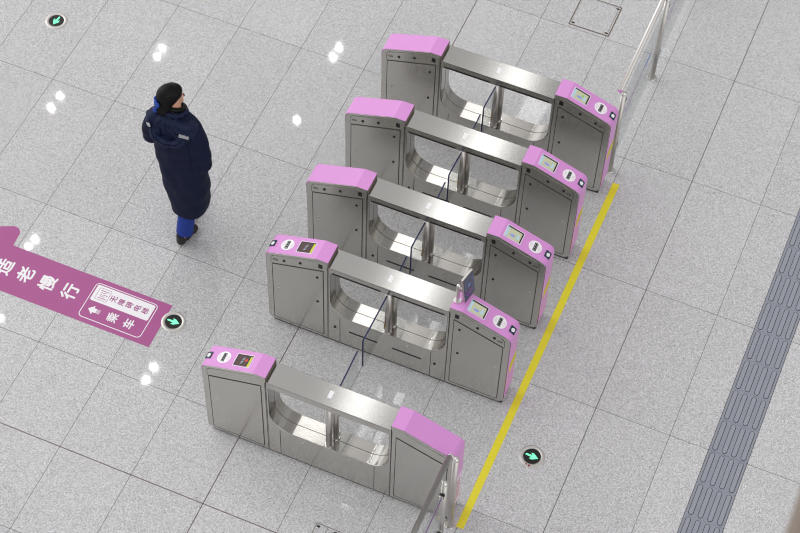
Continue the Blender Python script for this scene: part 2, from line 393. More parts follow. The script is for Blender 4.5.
def add_gate(yf, label, left, right, sensors=True, slots=True, front_flap=0, back_flap=0, tablet=False, ldot=0, rgreen=False, stripe=True, flap_fx=-.011, poster=False):
    g = empty('ticket_gate', (3.751, yf+HW, 0)); tag(g, label, 'ticket gate', 'steel ticket gates with orchid pink ends standing in a row')
    XZ = lambda s, f: (lambda u, v, hh: (s*u, f*(HW+hh), v))          # side faces; s mirrors x, f = -1 front, +1 back
    # plinth
    bm = bmesh.new(); box(bm, -.965, .965, -HW+.012, HW-.012, 0, .03); finish('plinth', bm, 'seam', g)
    for s in (-1, 1):
        E_ = .976 if s > 0 else 1.003; DX = E_-1.0; TOP = wing_top(E_)
        # housing
        out = [(.488, .028)]+TOP+[(E_, .085)]+[(E_-.055+.055*math.cos(a), .083+.055*math.sin(a)) for a in [math.radians(t) for t in (-20, -45, -70, -90)]]
        bm = bmesh.new(); prism(bm, [(s*u, v) for u, v in out], lambda u, v, hh: (u, hh, v), -HW, HW)
        hs = finish('end_housing', bm, 'steel', g, bevel=.004)
        for f in (-1, 1):
            mp0 = XZ(s, f); mp = (lambda u, v, hh, mp0=mp0, DX=DX: mp0(u+(DX if u > .88 else 0), v, hh))
            # bright edge frame
            bm = bmesh.new()
            ribbon(bm, [(.944, .052), (.965, .075), (.968, .86), (.956, .892), (.925, .905)], .0035, mp, 0, .002)
            # sensor band and door
            band = [(.505, .935), (.585, .985), (.60, .99)]
            band = [(.498, 1.030), (.583, 1.030), (.930, .905), (.950, .885), (.956, .860), (.956, .800), (.535, .935), (.498, .935)]
            bm.free(); bm = bmesh.new(); prism(bm, band, mp, 0, .0015)
            bp = finish('sensor_band', bm, 'steel', hs)
            dr = [(.528, .070), (.528, .925), (.948, .790), (.948, .078), (.940, .066), (.532, .066)]
            bm = bmesh.new(); prism(bm, dr, mp, 0, .003); d = finish('door', bm, 'steel', hs, bevel=.0015)
            bm = bmesh.new(); ribbon(bm, dr, .0055, mp, 0, .0032, closed=True); finish('door_seam', bm, 'seam', d)
            bm = bmesh.new(); ribbon(bm, [(.583, 1.028), (.930, .903), (.950, .883), (.957, .860), (.957, .800)], .003, mp, 0, .0022); finish('band_seam', bm, 'seam', bp)
            bm = bmesh.new(); ribbon(bm, [(.494, .04), (.494, .985)], .004, mp, 0, .0015); finish('joint_seam', bm, 'seam', hs)
            # lock
            bm = bmesh.new(); prism(bm, disc_pts(.900, .484, .010, 16), mp, .003, .007); lk = finish('lock', bm, 'chrome', d)
            bm = bmesh.new(); prism(bm, disc_pts(.900, .484, .004, 10), mp, .007, .008); finish('keyhole', bm, 'black', lk)
            if sensors or f == 1:
                bm = bmesh.new(); prism(bm, rrect(.533, .565, .955, 1.000, .003), mp, .0015, .004); finish('sensor_window', bm, 'black', bp)
                for u, v in ((.715, .925), (.850, .877)):
                    bm = bmesh.new(); prism(bm, disc_pts(u, v, .0115, 14), mp, .0010, .0055); finish('sensor', bm, 'black', bp)
                for u, v in ((.577, .820), (.577, .497)):
                    bm = bmesh.new(); prism(bm, disc_pts(u, v, .0105, 14), mp, .002, .0065); finish('sensor', bm, 'black', d)
                bm = bmesh.new(); ribbon(bm, [(u, v) for u, v in disc_pts(.920, .856, .009, 16, .020)], .0035, mp, .0015, .003, closed=True); finish('speaker_grille', bm, 'seam', bp)
        # pink cover: over the top and down the end
        path = [(.487, 1.051), (.585, 1.053)]+TOP[2:]+([(E_, .80), (E_, .10), (E_-.012, .055)] if s > 0 else [(E_-.008, .80), (E_-.010, .10), (E_-.020, .055)])
        path2 = []
        n = len(path)
        for i in range(n):
            a, b = Vector(path[max(i-1, 0)]), Vector(path[min(i+1, n-1)]); t_ = (b-a).normalized(); nn = Vector((-t_.y, t_.x))
            path2.append(Vector(path[i])+nn*.005)
        bm = bmesh.new(); prism(bm, [(s*u, v) for u, v in path]+[(s*p.x, p.y) for p in path2[::-1]], lambda u, v, hh: (u, hh, v), -HW+.002, HW-.002)
        cv = finish('pink_cover', bm, 'pink', g, bevel=.003, segs=3)
        bm = bmesh.new(); box(bm, s*.4875-.0015, s*.4875+.0015, -HW+.003, HW-.003, 1.0, 1.052); finish('gasket', bm, 'gasket', cv)
        # things printed or mounted on the sloping face
        dz = (.921-1.050)/(.950-.585); ca = 1/math.sqrt(1+dz*dz); sa = dz*ca
        def onslope(u, v, hh, s=s):
            # u: x distance along local x (signed, world sense), v: y, hh above cover
            x = abs(u); z = 1.050+dz*(x-.585)
            return (s*(x+(-sa)*(hh+.008)), v, z+ca*(hh+.006))
        kind = right if s > 0 else left
        if kind == 'screen' or kind == 'dark':
            x0, x1 = (.609, .737) if s > 0 else (.640, .762)
            bm = bmesh.new(); prism(bm, rrect(x0-.007, x1+.007, -.057, .057, .006), onslope, 0, .0025); bz = finish('display_bezel', bm, 'offwhite', cv)
            bm = bmesh.new(); prism(bm, rrect(x0, x1, -.050, .050, .003), onslope, .0025, .0035); finish('display_frame_shade', bm, 'black', bz)  # black border; on the lit displays it paints in the recess shadow
            if kind == 'screen':
                bm = bmesh.new(); prism(bm, [(x0, -.050), (x1-.010, -.050), (x1-.010, .038), (x0, .038)], onslope, .0035, .0042); sc = finish('display', bm, 'scr_lcd', bz)
                bm = bmesh.new(); prism(bm, [(x0, -.050), (x0+.016, -.050), (x0+.016, .038), (x0, .038)], onslope, .0042, .0046); finish('display_strip', bm, 'scr_cyan', sc)
                bm = bmesh.new(); prism(bm, disc_pts(x0+.055, -.018, .011, 14, .022), onslope, .0042, .0046); finish('display_mark', bm, 'scr_blue', sc)
                bm = bmesh.new(); prism(bm, [(x0+.086, -.03), (x0+.108, -.03), (x0+.104, .012), (x0+.090, .012)], onslope, .0042, .0046); finish('display_panel', bm, 'scr_cyan', sc)
                if rgreen:
                    bm = bmesh.new(); prism(bm, [(x0+.066, -.004), (x0+.092, .004), (x0+.074, .022)], onslope, .0042, .0046); finish('display_arrow', bm, 'scr_green', sc)
            else:
                bm = bmesh.new(); prism(bm, [(x0+.022, -.050), (x1-.010, -.050), (x1-.010, .040), (x0+.022, .040)], onslope, .0035, .0042); sc = finish('display', bm, 'scr_dark', bz)
                bm = bmesh.new(); prism(bm, [(x0, -.050), (x0+.015, -.050), (x0+.015, .040), (x0, .040)], onslope, .0035, .0046); finish('display_strip', bm, 'scr_yel', sc)
                bm = bmesh.new()
                for q in range(4): ribbon(bm, [(.716-.003*q, -.028+.015*q), (.700-.002*q, -.022+.015*q)], .006, onslope, .0042, .0046)
                finish('display_mark', bm, 'scr_text', sc)
                if ldot:
                    bm = bmesh.new(); prism(bm, disc_pts(.678, .004, .013, 14, .011), onslope, .0042, .0047); finish('display_dot', bm, 'scr_red', sc)
            # white round card pad with dark stacked print
            bm = bmesh.new(); px = .848 if s > 0 else .858
            prism(bm, disc_pts(px, 0, .052, 36), onslope, 0, .0015); cp = finish('card_pad', bm, 'white', cv)
            bm = bmesh.new()
            for q in range(4):
                y0 = -.038+q*.0195
                prism(bm, rrect(px-.0135, px+.0135, y0, y0+.0172, .004, 3), onslope, .0015, .0022)
            ribbon(bm, [(px+.002, -.036), (px+.002, .038)], .016, onslope, .0015, .0021)
            pr = finish('pad_print', bm, 'black', cp)
            bm = bmesh.new()
            for q in range(4):
                y0 = -.030+q*.0195
                ribbon(bm, [(px-.008, y0), (px-.001, y0)], .003, onslope, .0022, .0027); ribbon(bm, [(px+.004, y0+.002), (px+.009, y0-.002)], .003, onslope, .0022, .0027)
            finish('pad_print_mark', bm, 'white', pr)
            bm = bmesh.new()
            for sg_ in (-1, 1):
                for rr in (.026, .035, .043):
                    ribbon(bm, arc(px, 0, rr, (0 if sg_ > 0 else 180)-32, (0 if sg_ > 0 else 180)+32, 8), .003, onslope, .0015, .002)
            finish('wave_symbol', bm, 'palepink', cp)
            # small code reader window at the rounded end
            th = math.radians(38)
            def onend(u, v, hh, s=s, E_=E_, TOP=TOP):
                bx, bz_ = E_-.060+.064*math.sin(th), TOP[-1][1]+.064*math.cos(th)
                return (s*(bx+u*math.cos(th)+hh*math.sin(th)), v, bz_-u*math.sin(th)+hh*math.cos(th))
            bm = bmesh.new(); prism(bm, rrect(-.026, .026, -.030, .030, .005), onend, -.003, .003); rd = finish('reader_window', bm, 'teal', cv)
            bm = bmesh.new(); prism(bm, [(-.015, -.006), (-.006, -.019), (.016, -.010), (.016, .012), (.004, .019), (-.015, .008)], onend, .003, .0036); finish('reader_symbol', bm, 'white', rd)
        if stripe and s > 0:
            bm = bmesh.new(); MPX = lambda u, v, hh: (E_+.005+hh, u, v)
            prism(bm, [(-.050, .40), (-.050, .515), (.088, .545), (.088, .43)], MPX, 0, .0012); finish('yellow_sticker', bm, 'ysticker', cv)
        if poster and s > 0:
            bm = bmesh.new(); prism(bm, rrect(-.075, .075, .12, .52, .006), lambda u, v, hh: (E_+.005+hh, u, v), 0, .0015); nb = finish('notice', bm, 'offwhite', cv)
            bm = bmesh.new()
            for q in range(6): ribbon(bm, [(-.05, .45-q*.05), (.05, .45-q*.05)], .012, lambda u, v, hh: (E_+.0065+hh, u, v), 0, .001)
            finish('notice_print', bm, 'red_mark', nb)
    # central lower body with the bowl-shaped opening
    hb = .385; R = .185; hx0 = .474
    cl = [(-hx0+R+R*math.cos(a), hb+R+R*math.sin(a)) for a in [math.radians(180+i*9) for i in range(11)]]
    cr = [(hx0-R+R*math.cos(a), hb+R+R*math.sin(a)) for a in [math.radians(270+i*9) for i in range(11)]]
    inner = [(-hx0, .925)]+cl+cr+[(hx0, .925)]
    bm = bmesh.new(); prism(bm, [(-.488, .028), (-.488, .925)]+inner+[(.488, .925), (.488, .028)], lambda u, v, hh: (u, hh, v), -HW+.001, HW-.001)
    for fc in bm.faces: fc.smooth = False
    body = finish('centre_body', bm, 'steel', g, bevel=.003)
    # polished tray lining
    bm = bmesh.new(); off = []
    for i, (u, v) in enumerate(inner):
        a, b = Vector(inner[max(i-1, 0)]), Vector(inner[min(i+1, len(inner)-1)]); t_ = (b-a).normalized(); off.append((u-t_.y*.002, v+t_.x*.002))
    for hA, hB in ((-HW+.004, -.0015), (.0015, HW-.004)):
        A = [bm.verts.new((u, hA, v)) for u, v in off]; B = [bm.verts.new((u, hB, v)) for u, v in off]
        for i in range(len(off)-1): bm.faces.new((A[i], A[i+1], B[i+1], B[i]))
    ln = finish('tray_lining', bm, 'steel_tray', body, smooth=True)
    bm = bmesh.new(); ribbon(bm, [(u, v) for u, v in off], .0022, lambda u, v, hh: (u, hh, v), -.002, .002); finish('tray_seam', bm, 'gasket', body)
    for f in (-1, 1):
        mp = XZ(1, f)
        for u in (-.392, .366):
            bm = bmesh.new(); ribbon(bm, [(u, .036), (u, .375)], .0035, mp, -.001, .001); finish('panel_seam', bm, 'seam', body)
        for u, v in ((-.203, .316), (.170, .322)):
            bm = bmesh.new(); prism(bm, disc_pts(u, v, .011, 16), mp, 0, .004); lk = finish('lock', bm, 'chrome', body)
            bm = bmesh.new(); prism(bm, disc_pts(u, v, .0045, 10), mp, .004, .005); finish('keyhole', bm, 'gasket', lk)
        if slots or f == 1:
            for u0, u1 in ((-.316, -.076), (.047, .291)):
                bm = bmesh.new(); prism(bm, rrect(u0, u1, .216, .228, .005), mp, -.001, .0015); finish('slot', bm, 'black', body)
        if sensors or f == 1:
            for u in (-.434, .401):
                bm = bmesh.new(); prism(bm, disc_pts(u, .224, .0105, 14), mp, -.001, .004); finish('sensor', bm, 'black', body)
    # top beam
    bm = bmesh.new(); box(bm, -.486, .486, -HW+.002, HW-.002, .925, .990); bmn = finish('top_beam', bm, 'steel', g, bevel=.001)
    bm = bmesh.new(); box(bm, -.486, .486, -HW-.001, HW+.001, .988, 1.002); tp = finish('beam_cover', bm, 'steel_x', bmn, bevel=.003, segs=3)
    bm = bmesh.new(); box(bm, -.035, -.004, -.030, .034, 1.002, 1.0032); finish('white_label', bm, 'white', tp)
    for f in (-1, 1):
        if slots or f == 1:
            for u0, u1 in ((-.457, -.058), (.028, .448)):
                bm = bmesh.new(); prism(bm, [(u0, .930), (u1, .930), (u1, .943), (u0, .943)], XZ(1, f), -.003, .0005); finish('shadow_gap', bm, 'black', bmn)
    # posts in the opening
    for px, py in ((-.008, -.060), (.010, .020)):
        bm = bmesh.new(); tube(bm, (px, py, hb+.002), (px, py, .926), .0245, 24); po = finish('post', bm, 'pipe', g, smooth=False)
        for p in po.data.polygons: p.use_smooth = len(p.vertices) == 4
        bm = bmesh.new(); tube(bm, (px, py, hb+.002), (px, py, hb+.014), .036, 24, .034); fl = finish('flange', bm, 'chrome', po)
        for a in range(4):
            bm = bmesh.new(); ball(bm, (px+.031*math.cos(a*PI/2+.5), py+.031*math.sin(a*PI/2+.5), hb+.015), .004, 8); finish('bolt', bm, 'chrome', fl)
    # swinging glass flaps
    for f, ln_ in ((-1, front_flap), (1, back_flap)):
        if not ln_: continue
        fx = flap_fx
        y0 = f*(HW-.075); y1 = f*(HW+ln_)
        pts = [(y0, .50), (y0, .893), (f*(HW+.0), .898), (y1-f*.012, .925), (y1, .915), (y1, .575), (y1-f*.05, .53)]
        MPG = lambda u, v, hh: (fx+hh, u, v)
        bm = bmesh.new(); prism(bm, pts, MPG, -.004, .004); gl = finish('glass_flap', bm, 'glass', g)
        bm = bmesh.new(); ribbon(bm, [pts[1], pts[2], pts[3], pts[4], pts[5]] if f < 0 else pts[1:4], .008, MPG, -.005, .005); finish('blue_edge', bm, 'blue_edge', gl)
        bm = bmesh.new(); ribbon(bm, [(f*(HW+.03), .51), (f*(HW+.03), .60)], .035, MPG, .004, .0046); finish('warning_sticker', bm, 'brown_mark', gl)
        bm = bmesh.new(); box(bm, fx-.012, fx+.012, min(y0-f*.01, y0+f*.012), max(y0-f*.01, y0+f*.012), .52, .90); finish('hinge_clamp', bm, 'pipe', gl, bevel=.003)
    if tablet:
        bx, by = .515, -.012
        bm = bmesh.new(); tube(bm, (bx, by, 1.058), (bx, by, 1.24), .014, 18)
        sp = finish('tablet_post', bm, 'pipe', g)
        bm = bmesh.new(); tube(bm, (bx, by, 1.058), (bx, by, 1.068), .031, 24, .029); finish('flange', bm, 'chrome', sp)
        bm = bmesh.new(); ball(bm, (bx, by, 1.25), .017, 14); finish('post_cap', bm, 'chrome', sp, smooth=True)
        bm = bmesh.new(); box(bm, bx, bx+.05, by+.01, by+.03, 1.17, 1.20); finish('bracket', bm, 'pipe', sp)
        T = Matrix.Translation((.572, .052, 1.195)) @ Matrix.Rotation(math.radians(-12), 4, 'Z') @ Matrix.Rotation(math.radians(-7), 4, 'Y')
        TM = lambda u, v, hh: tuple(T @ Vector((hh, u, v)))
        bm = bmesh.new(); prism(bm, rrect(-.068, .068, -.130, .130, .010), TM, -.018, 0); tb = finish('tablet', bm, 'pipe', g, bevel=.003)
        bm = bmesh.new(); prism(bm, rrect(-.062, .062, -.124, .124, .007), TM, 0, .003); ts = finish('tablet_screen', bm, 'tablet_scr', tb)
        bm = bmesh.new(); ribbon(bm, rrect(-.046, .046, -.085, .085, .01), .004, TM, .003, .0035, closed=True); prism(bm, disc_pts(0, .02, .02, 16), TM, .003, .0035); finish('screen_outline', bm, 'tablet_ui', ts)
        bm = bmesh.new(); prism(bm, rrect(-.04, .04, -.08, -.035, .005), TM, .003, .0036); finish('screen_panel', bm, 'tablet_ui2', ts)
    return g

YF = [.748, .012, -.729, -1.466, -2.553]
add_gate(YF[0], 'steel ticket gate at the far end of the row, touching the upper railing', 'plain', 'screen', back_flap=0, front_flap=.255, rgreen=True)
add_gate(YF[1], 'second steel ticket gate from the upper railing, with a lit display on one end', 'plain', 'screen', back_flap=.235, front_flap=.255)
add_gate(YF[2], 'middle steel ticket gate of the five, with a plain pink end and a display end', 'plain', 'screen', back_flap=.235, front_flap=.265)
add_gate(YF[3], 'steel ticket gate with displays on both pink ends and a small upright tablet', 'dark', 'screen', back_flap=.205, front_flap=.44, tablet=True)
add_gate(YF[4], 'nearest steel ticket gate, set apart by the wide lane, dark display with red dot', 'dark', 'plain', sensors=False, slots=False, back_flap=.375, front_flap=0, ldot=1, stripe=False, poster=True)

# ------------------------------------------------------------------ glass railings
def railing(label, xr, xp, y0, y1, posts, zr=1.05, r=.0205, marks=None):
    o = empty('glass_railing', (xp, posts[0], 0)); tag(o, label, 'railing', None)
    W = lambda x, y, z: (x-xp, y-posts[0], z)
    bm = bmesh.new(); tube(bm, W(xr, y0, zr), W(xr, y1, zr), r, 28); hr = finish('handrail', bm, 'pipe', o)
    for p in hr.data.polygons: p.use_smooth = len(p.vertices) == 4
    d = 1 if y1 > y0 else -1
    bm = bmesh.new(); tube(bm, W(xr, y0-d*.004, zr), W(xr, y0, zr), r*.97, 28); finish('end_cap', bm, 'chrome', hr)
    for y in posts:
        bm = bmesh.new(); tube(bm, W(xp, y, 0), W(xp, y, zr-.06), .022, 24); po = finish('post', bm, 'pipe', o)
        for p in po.data.polygons: p.use_smooth = len(p.vertices) == 4
        bm = bmesh.new(); tube(bm, W(xp, y, 0), W(xp, y, .016), .045, 28, .040); finish('base_flange', bm, 'chrome', po, bevel=.003)
        bm = bmesh.new(); tube(bm, W(xp, y, zr-.06), W(xr, y, zr-.01), .011, 14); ball(bm, W(xp, y, zr-.055), .024, 14); finish('saddle', bm, 'chrome', po)
        for z in ((.30, .88) if not (marks == 'lower' and y == posts[0]) else ()):
            bm = bmesh.new(); box(bm, -.016, .016, y-posts[0]+d*.015, y-posts[0]+d*.062, z-.022, z+.022); cl = finish('glass_clamp', bm, 'chrome', po, bevel=.004)
            bm = bmesh.new(); box(bm, -.018, .018, y-posts[0]+d*.030, y-posts[0]+d*.050, z-.010, z+.024); finish('clamp_pad', bm, 'black', cl)
    ps = list(posts)+[y1]
    for a, b in zip(ps[:-1], ps[1:]):
        if abs(b-a) < .26: continue
        ya, yb = a-posts[0]+d*.035, b-posts[0]-d*.03
        bm = bmesh.new(); box(bm, -.005, .005, min(ya, yb), max(ya, yb), .10, .95); gp = finish('glass_panel', bm, 'glass', o)
        bm = bmesh.new()
        MPR = lambda u, v, hh: (hh, u, v)
        lo_, hi_ = min(ya, yb), max(ya, yb)
        if marks == 'upper':
            ribbon(bm, [(lo_+.05, .660), (hi_-.25, .660)], .012, MPR, .0052, .0058); finish('purple_band', bm, 'purple', gp)
            bm = bmesh.new(); ribbon(bm, [(lo_+.12, .60), (lo_+.55, .60)], .010, MPR, .0052, .0058); ribbon(bm, [(lo_+.1, .54), (lo_+.3, .54)], .008, MPR, .0052, .0058); finish('thin_band', bm, 'purple', gp)
            bm = bmesh.new(); ribbon(bm, [(lo_+.62, .645), (lo_+.76, .645)], .045, MPR, .0052, .0057); finish('blue_mark', bm, 'bluefilm', gp)
        else:
            ribbon(bm, [(lo_+.02, .885), (hi_-.02, .885)], .040, MPR, .0052, .0058); finish('purple_band', bm, 'purple', gp)
    return o
railing('steel and glass railing running on from the farthest ticket gate', 4.700, 4.727, 1.000, 5.2, (1.03, 2.14, 3.25, 4.36), marks='upper')
railing('steel and glass railing beside the nearest ticket gate, below the yellow line', 4.700, 4.742, -2.605, -5.6, (-2.583, -2.79, -3.89, -4.99), marks='lower')

# ------------------------------------------------------------------ person
def remesh(name, bm, m, parent, vox=.008, smooth_it=6, loc=(0, 0, 0)):
    me = bpy.data.meshes.new(name+'_src'); bmesh.ops.recalc_face_normals(bm, faces=bm.faces); bm.to_mesh(me); bm.free()
    o = bpy.data.objects.new(name+'_src', me); C.objects.link(o)
    r = o.modifiers.new('r', 'REMESH'); r.mode = 'VOXEL'; r.voxel_size = vox
    s = o.modifiers.new('s', 'SMOOTH'); s.factor = .5; s.iterations = smooth_it
    bpy.context.view_layer.update()
    m2 = bpy.data.meshes.new_from_object(o.evaluated_get(bpy.context.evaluated_depsgraph_get()))
    bpy.data.objects.remove(o)
    m2.name = name; m2.materials.clear(); m2.materials.append(M[m])
    for p in m2.polygons: p.use_smooth = True
    q = bpy.data.objects.new(name, m2); C.objects.link(q)
    if parent: q.parent = parent
    return q

def loft(bm, rings, n=32, cap=True):
    """rings: (cx,cy,z,rx,ry[,exp]) stacked"""
    RR = []
    for cx, cy, z, rx, ry in rings:
        row = []
        for i in range(n):
            a = 2*PI*i/n; c, s = math.cos(a), math.sin(a); e = .8
            row.append(bm.verts.new((cx+rx*math.copysign(abs(c)**e, c), cy+ry*math.copysign(abs(s)**e, s), z)))
        RR.append(row)
    for a, b in zip(RR[:-1], RR[1:]):
        for i in range(n): bm.faces.new((a[i], a[(i+1) % n], b[(i+1) % n], b[i]))
    bm.faces.new(RR[0][::-1]); bm.faces.new(RR[-1])

def limb(bm, pts, n=16):
    """chain of (x,y,z,r): tapered capsules"""
    for (ax, ay, az, ar), (bx, by, bz, br) in zip(pts[:-1], pts[1:]):
        tube(bm, (ax, ay, az), (bx, by, bz), ar, n, br)
    for x, y, z, r in pts: ball(bm, (x, y, z), r, 14)

px, py = 1.80, -.95
W = lambda x, y, z, *r: (x-px, y-py, z)+tuple(r)
# body (skin surface): head, neck, torso, arms, hands, legs as one mesh
bm = bmesh.new()
HC = Vector(W(1.716, -.885, 1.572))
faceang = math.radians(56)                                # face points mostly to +X
HR = Matrix.Rotation(faceang, 4, 'Z') @ Matrix.Rotation(math.radians(10), 4, 'Y')   # local +x = face direction, tilted down a little
def HP(x, y, z): return HC + (HR @ Vector((x, y, z, 1))).to_3d()
ball(bm, HP(-.005, 0, .02), 1, 28, (.094, .074, .100), HR)          # cranium
ball(bm, HP(.028, 0, -.045), 1, 22, (.062, .056, .072), HR)         # face and jaw
ball(bm, HP(.066, 0, -.088), .022, 12)                              # chin
ball(bm, HP(.096, 0, -.022), 1, 12, (.014, .011, .016), HR)         # nose tip
tube(bm, HP(.082, 0, .020), HP(.096, 0, -.020), .008, 10, .011)     # nose bridge
ball(bm, HP(.084, 0, -.056), 1, 12, (.012, .024, .010), HR)         # mouth
for s in (-1, 1):
    ball(bm, HP(.070, s*.032, -.025), .022, 10)                     # cheek
    ball(bm, HP(.075, s*.030, .022), 1, 10, (.012, .024, .008), HR) # brow
    ball(bm, HP(.004, s*.076, -.018), 1, 12, (.018, .011, .031), HR)  # ear
limb(bm, [W(1.745, -.90, 1.56, .052), W(1.755, -.925, 1.42, .056)])
loft(bm, [W(1.80, -.94, .78, .14, .10), W(1.79, -.94, .95, .145, .105), W(1.775, -.935, 1.12, .13, .095), W(1.762, -.93, 1.30, .165, .10), W(1.757, -.93, 1.40, .13, .075)], 20)
ARM_L = [W(1.575, -.93, 1.36, .050), W(1.520, -.925, 1.10, .040), W(1.60, -.745, .965, .030)]
ARM_R = [W(1.915, -.93, 1.36, .050), W(1.985, -.955, 1.10, .040), W(1.960, -.920, .930, .030)]
limb(bm, ARM_L); limb(bm, ARM_R)
for wr, sx in ((Vector(W(1.60, -.745, .965)), 1), (Vector(W(1.960, -.920, .930)), -.55)):
    dirv = Vector((sx*.75, .45, -.25)).normalized(); side = Vector((0, .35, -.93)).normalized()
    limb(bm, [tuple(wr)+(.024,), tuple(wr+dirv*.06)+(.026,)])
    for k in range(4):
        b0 = wr+dirv*.070+side*(-.030+.020*k); ln = (.030, .036, .034, .026)[k]
        nrm = Vector((0, -1, -.3)).normalized()*.012
        limb(bm, [tuple(b0)+(.0095,), tuple(b0+dirv*ln+nrm*.3)+(.0088,), tuple(b0+dirv*ln*1.8+nrm*1.5)+(.0082,)], 8)
    t0 = wr+dirv*.025-side*.024
    limb(bm, [tuple(t0)+(.011,), tuple(t0-side*.022+dirv*.02)+(.010,), tuple(t0-side*.028+dirv*.048)+(.0085,)], 8)
limb(bm, [W(1.840, -.950, .80, .066), W(1.825, -.98, .45, .045), W(1.805, -1.085, .11, .036)])
limb(bm, [W(1.748, -.945, .80, .066), W(1.742, -.885, .46, .045), W(1.737, -.820, .10, .034)])
person = remesh('person', bm, 'skin', None, .0065, 5)
person.location = (px, py, 0)
tag(person, 'person in a long navy hooded coat and blue trousers walking, head turned aside', 'person')

# hair: cap over the skull with low bun
bm = bmesh.new()
ball(bm, HP(-.030, 0, .034), 1, 28, (.094, .082, .098), HR)
ball(bm, HP(-.055, 0, -.030), 1, 20, (.062, .080, .075), HR)
ball(bm, HP(.006, .034, .055), 1, 18, (.062, .046, .055), HR)
ball(bm, HP(.004, -.036, .060), 1, 18, (.060, .043, .050), HR)
ball(bm, HP(-.085, -.012, -.050), 1, 18, (.048, .050, .046), HR)
ball(bm, HP(-.060, -.010, -.085), 1, 16, (.060, .062, .060), HR); ball(bm, HP(-.060, -.034, -.065), 1, 16, (.048, .046, .060), HR); ball(bm, HP(-.03, .03, -.07), 1, 16, (.05, .05, .06), HR)
ball(bm, HP(.026, 0, .070), 1, 20, (.056, .060, .044), HR); ball(bm, HP(.044, .018, .056), 1, 14, (.036, .040, .030), HR)
hair = remesh('hair', bm, 'hair', person, .007, 4)
bm = bmesh.new(); ctr = HP(-.108, -.010, -.030)
for k in range(22):
    a = k*2*PI/22; ball(bm, ctr+Vector((-.008+.012*math.sin(3*a), .034*math.cos(a), .034*math.sin(a)))+Vector((random.uniform(-.008, .008),)*3), random.uniform(.011, .017), 8)
ball(bm, ctr+Vector((-.035, .022, .038)), 1, 10, (.014, .020, .024)); ball(bm, ctr+Vector((-.018, -.034, -.030)), 1, 10, (.016, .018, .026))
remesh('scrunchie', bm, 'scrunchie', hair, .005, 2)
for s in (-1, 1):
    bm = bmesh.new(); ball(bm, HP(.080, s*.030, .004), 1, 12, (.007, .013, .006), HR); ey = finish('eye', bm, 'eyewhite', person, smooth=True)
    bm = bmesh.new(); ball(bm, HP(.086, s*.030, .004), .005, 10); finish('iris', bm, 'iris', ey, smooth=True)
    bm = bmesh.new(); ball(bm, HP(.086, s*.031, .026), 1, 10, (.006, .020, .0035), HR); finish('eyebrow', bm, 'hair', person, smooth=True)
bm = bmesh.new(); ball(bm, HP(.094, 0, -.056), 1, 12, (.006, .020, .007), HR); finish('lips', bm, 'lips', person, smooth=True)

# long coat
bm = bmesh.new()
loft(bm, [W(1.822, -.945, .350, .142, .150), W(1.822, -.942, .40, .150, .152), W(1.812, -.945, .60, .176, .152), W(1.798, -.95, .80, .190, .145), W(1.782, -.945, .98, .196, .140),
          W(1.775, -.94, 1.14, .198, .135), W(1.762, -.935, 1.28, .205, .130), W(1.757, -.93, 1.37, .190, .115), W(1.755, -.925, 1.43, .120, .090), W(1.752, -.925, 1.450, .082, .076), W(1.750, -.925, 1.468, .070, .068)], 40)
limb(bm, [W(1.600, -.93, 1.345, .080), W(1.535, -.93, 1.18, .075), W(1.525, -.925, 1.075, .068), W(1.560, -.835, 1.0, .062), W(1.600, -.750, .965, .052)])
limb(bm, [W(1.890, -.93, 1.345, .084), W(1.940, -.935, 1.22, .078), W(1.985, -.95, 1.07, .068), W(1.985, -.955, .97, .060), W(1.955, -.945, .915, .050)])
for zz in (.56, .78, 1.0, 1.19):                            # soft quilting rolls
    pass
coat = remesh('coat', bm, 'coat', person, .010, 7)
# shape small folds into the coat mesh
for v in coat.data.vertices:
    c = v.co; w = max(0., min(1., (1.35-c.z)/.3))
    k = .0022*math.sin(c.z*21+c.x*26+2.0*math.sin(c.x*11))+.0028*math.sin(c.x*38-c.z*9)+.002*math.sin(c.z*47-c.x*17+3*math.sin(c.z*5))
    v.co += v.normal*k*w*max(0., min(1., (c.z-.38)/.1))
bm = bmesh.new()
limb(bm, [tuple(HP(0, 0, 0)*0+Vector(W(1.745+.074*math.cos(a), -.895+.070*math.sin(a), 1.494-.042*math.sin(a))))+(.021,) for a in [2*PI*k/14 for k in range(15)]], 8)
remesh('inner_collar', bm, 'hair', coat, .007, 3)
# hood lying on the back
bm = bmesh.new()
for k in range(17):                                        # thick outer roll of the hood, U shaped on the back
    a = math.radians(180+180*k/16)
    x = 1.752+.185*math.cos(a); z = 1.395+.140*math.sin(a); y = -1.068-.022*abs(math.sin(a))+.090*(abs(math.cos(a))**3)
    ball(bm, W(x, y, z+.02), .034, 12)
for k in range(9):
    x = 1.752+(-1+k/4)*.155
    for j in range(5):
        z = 1.42-j*.045
        if ((x-1.752)/.18)**2+((1.40-z)/.15)**2 > 1: continue
        ball(bm, W(x, -.998-.006*j, z), .045, 10)
for k in range(12):                                        # collar ring round the neck
    a = 2*PI*k/12
    ball(bm, W(1.752+.082*math.cos(a), -.912+.078*math.sin(a), 1.472-.026*math.sin(a)), .026, 10)
ball(bm, W(1.61, -.96, 1.405), 1, 14, (.07, .07, .03)); ball(bm, W(1.90, -.96, 1.405), 1, 14, (.07, .07, .03))
hood = remesh('hood', bm, 'coat2', coat, .008, 3)
for v in hood.data.vertices:                               # folds running out from the collar
    c = v.co; a = math.atan2(c.z-1.50, c.x-(1.752-px)); r = math.hypot(c.z-1.50, c.x-(1.752-px))
    v.co += v.normal*.0055*math.sin(a*13+3*math.sin(r*20))*max(0., min(1., (r-.04)/.05))
from mathutils.bvhtree import BVHTree
trees = []
for o_ in (coat, hood):
    trees.append(BVHTree.FromPolygons([v.co.copy() for v in o_.data.vertices], [tuple(p.vertices) for p in o_.data.polygons]))
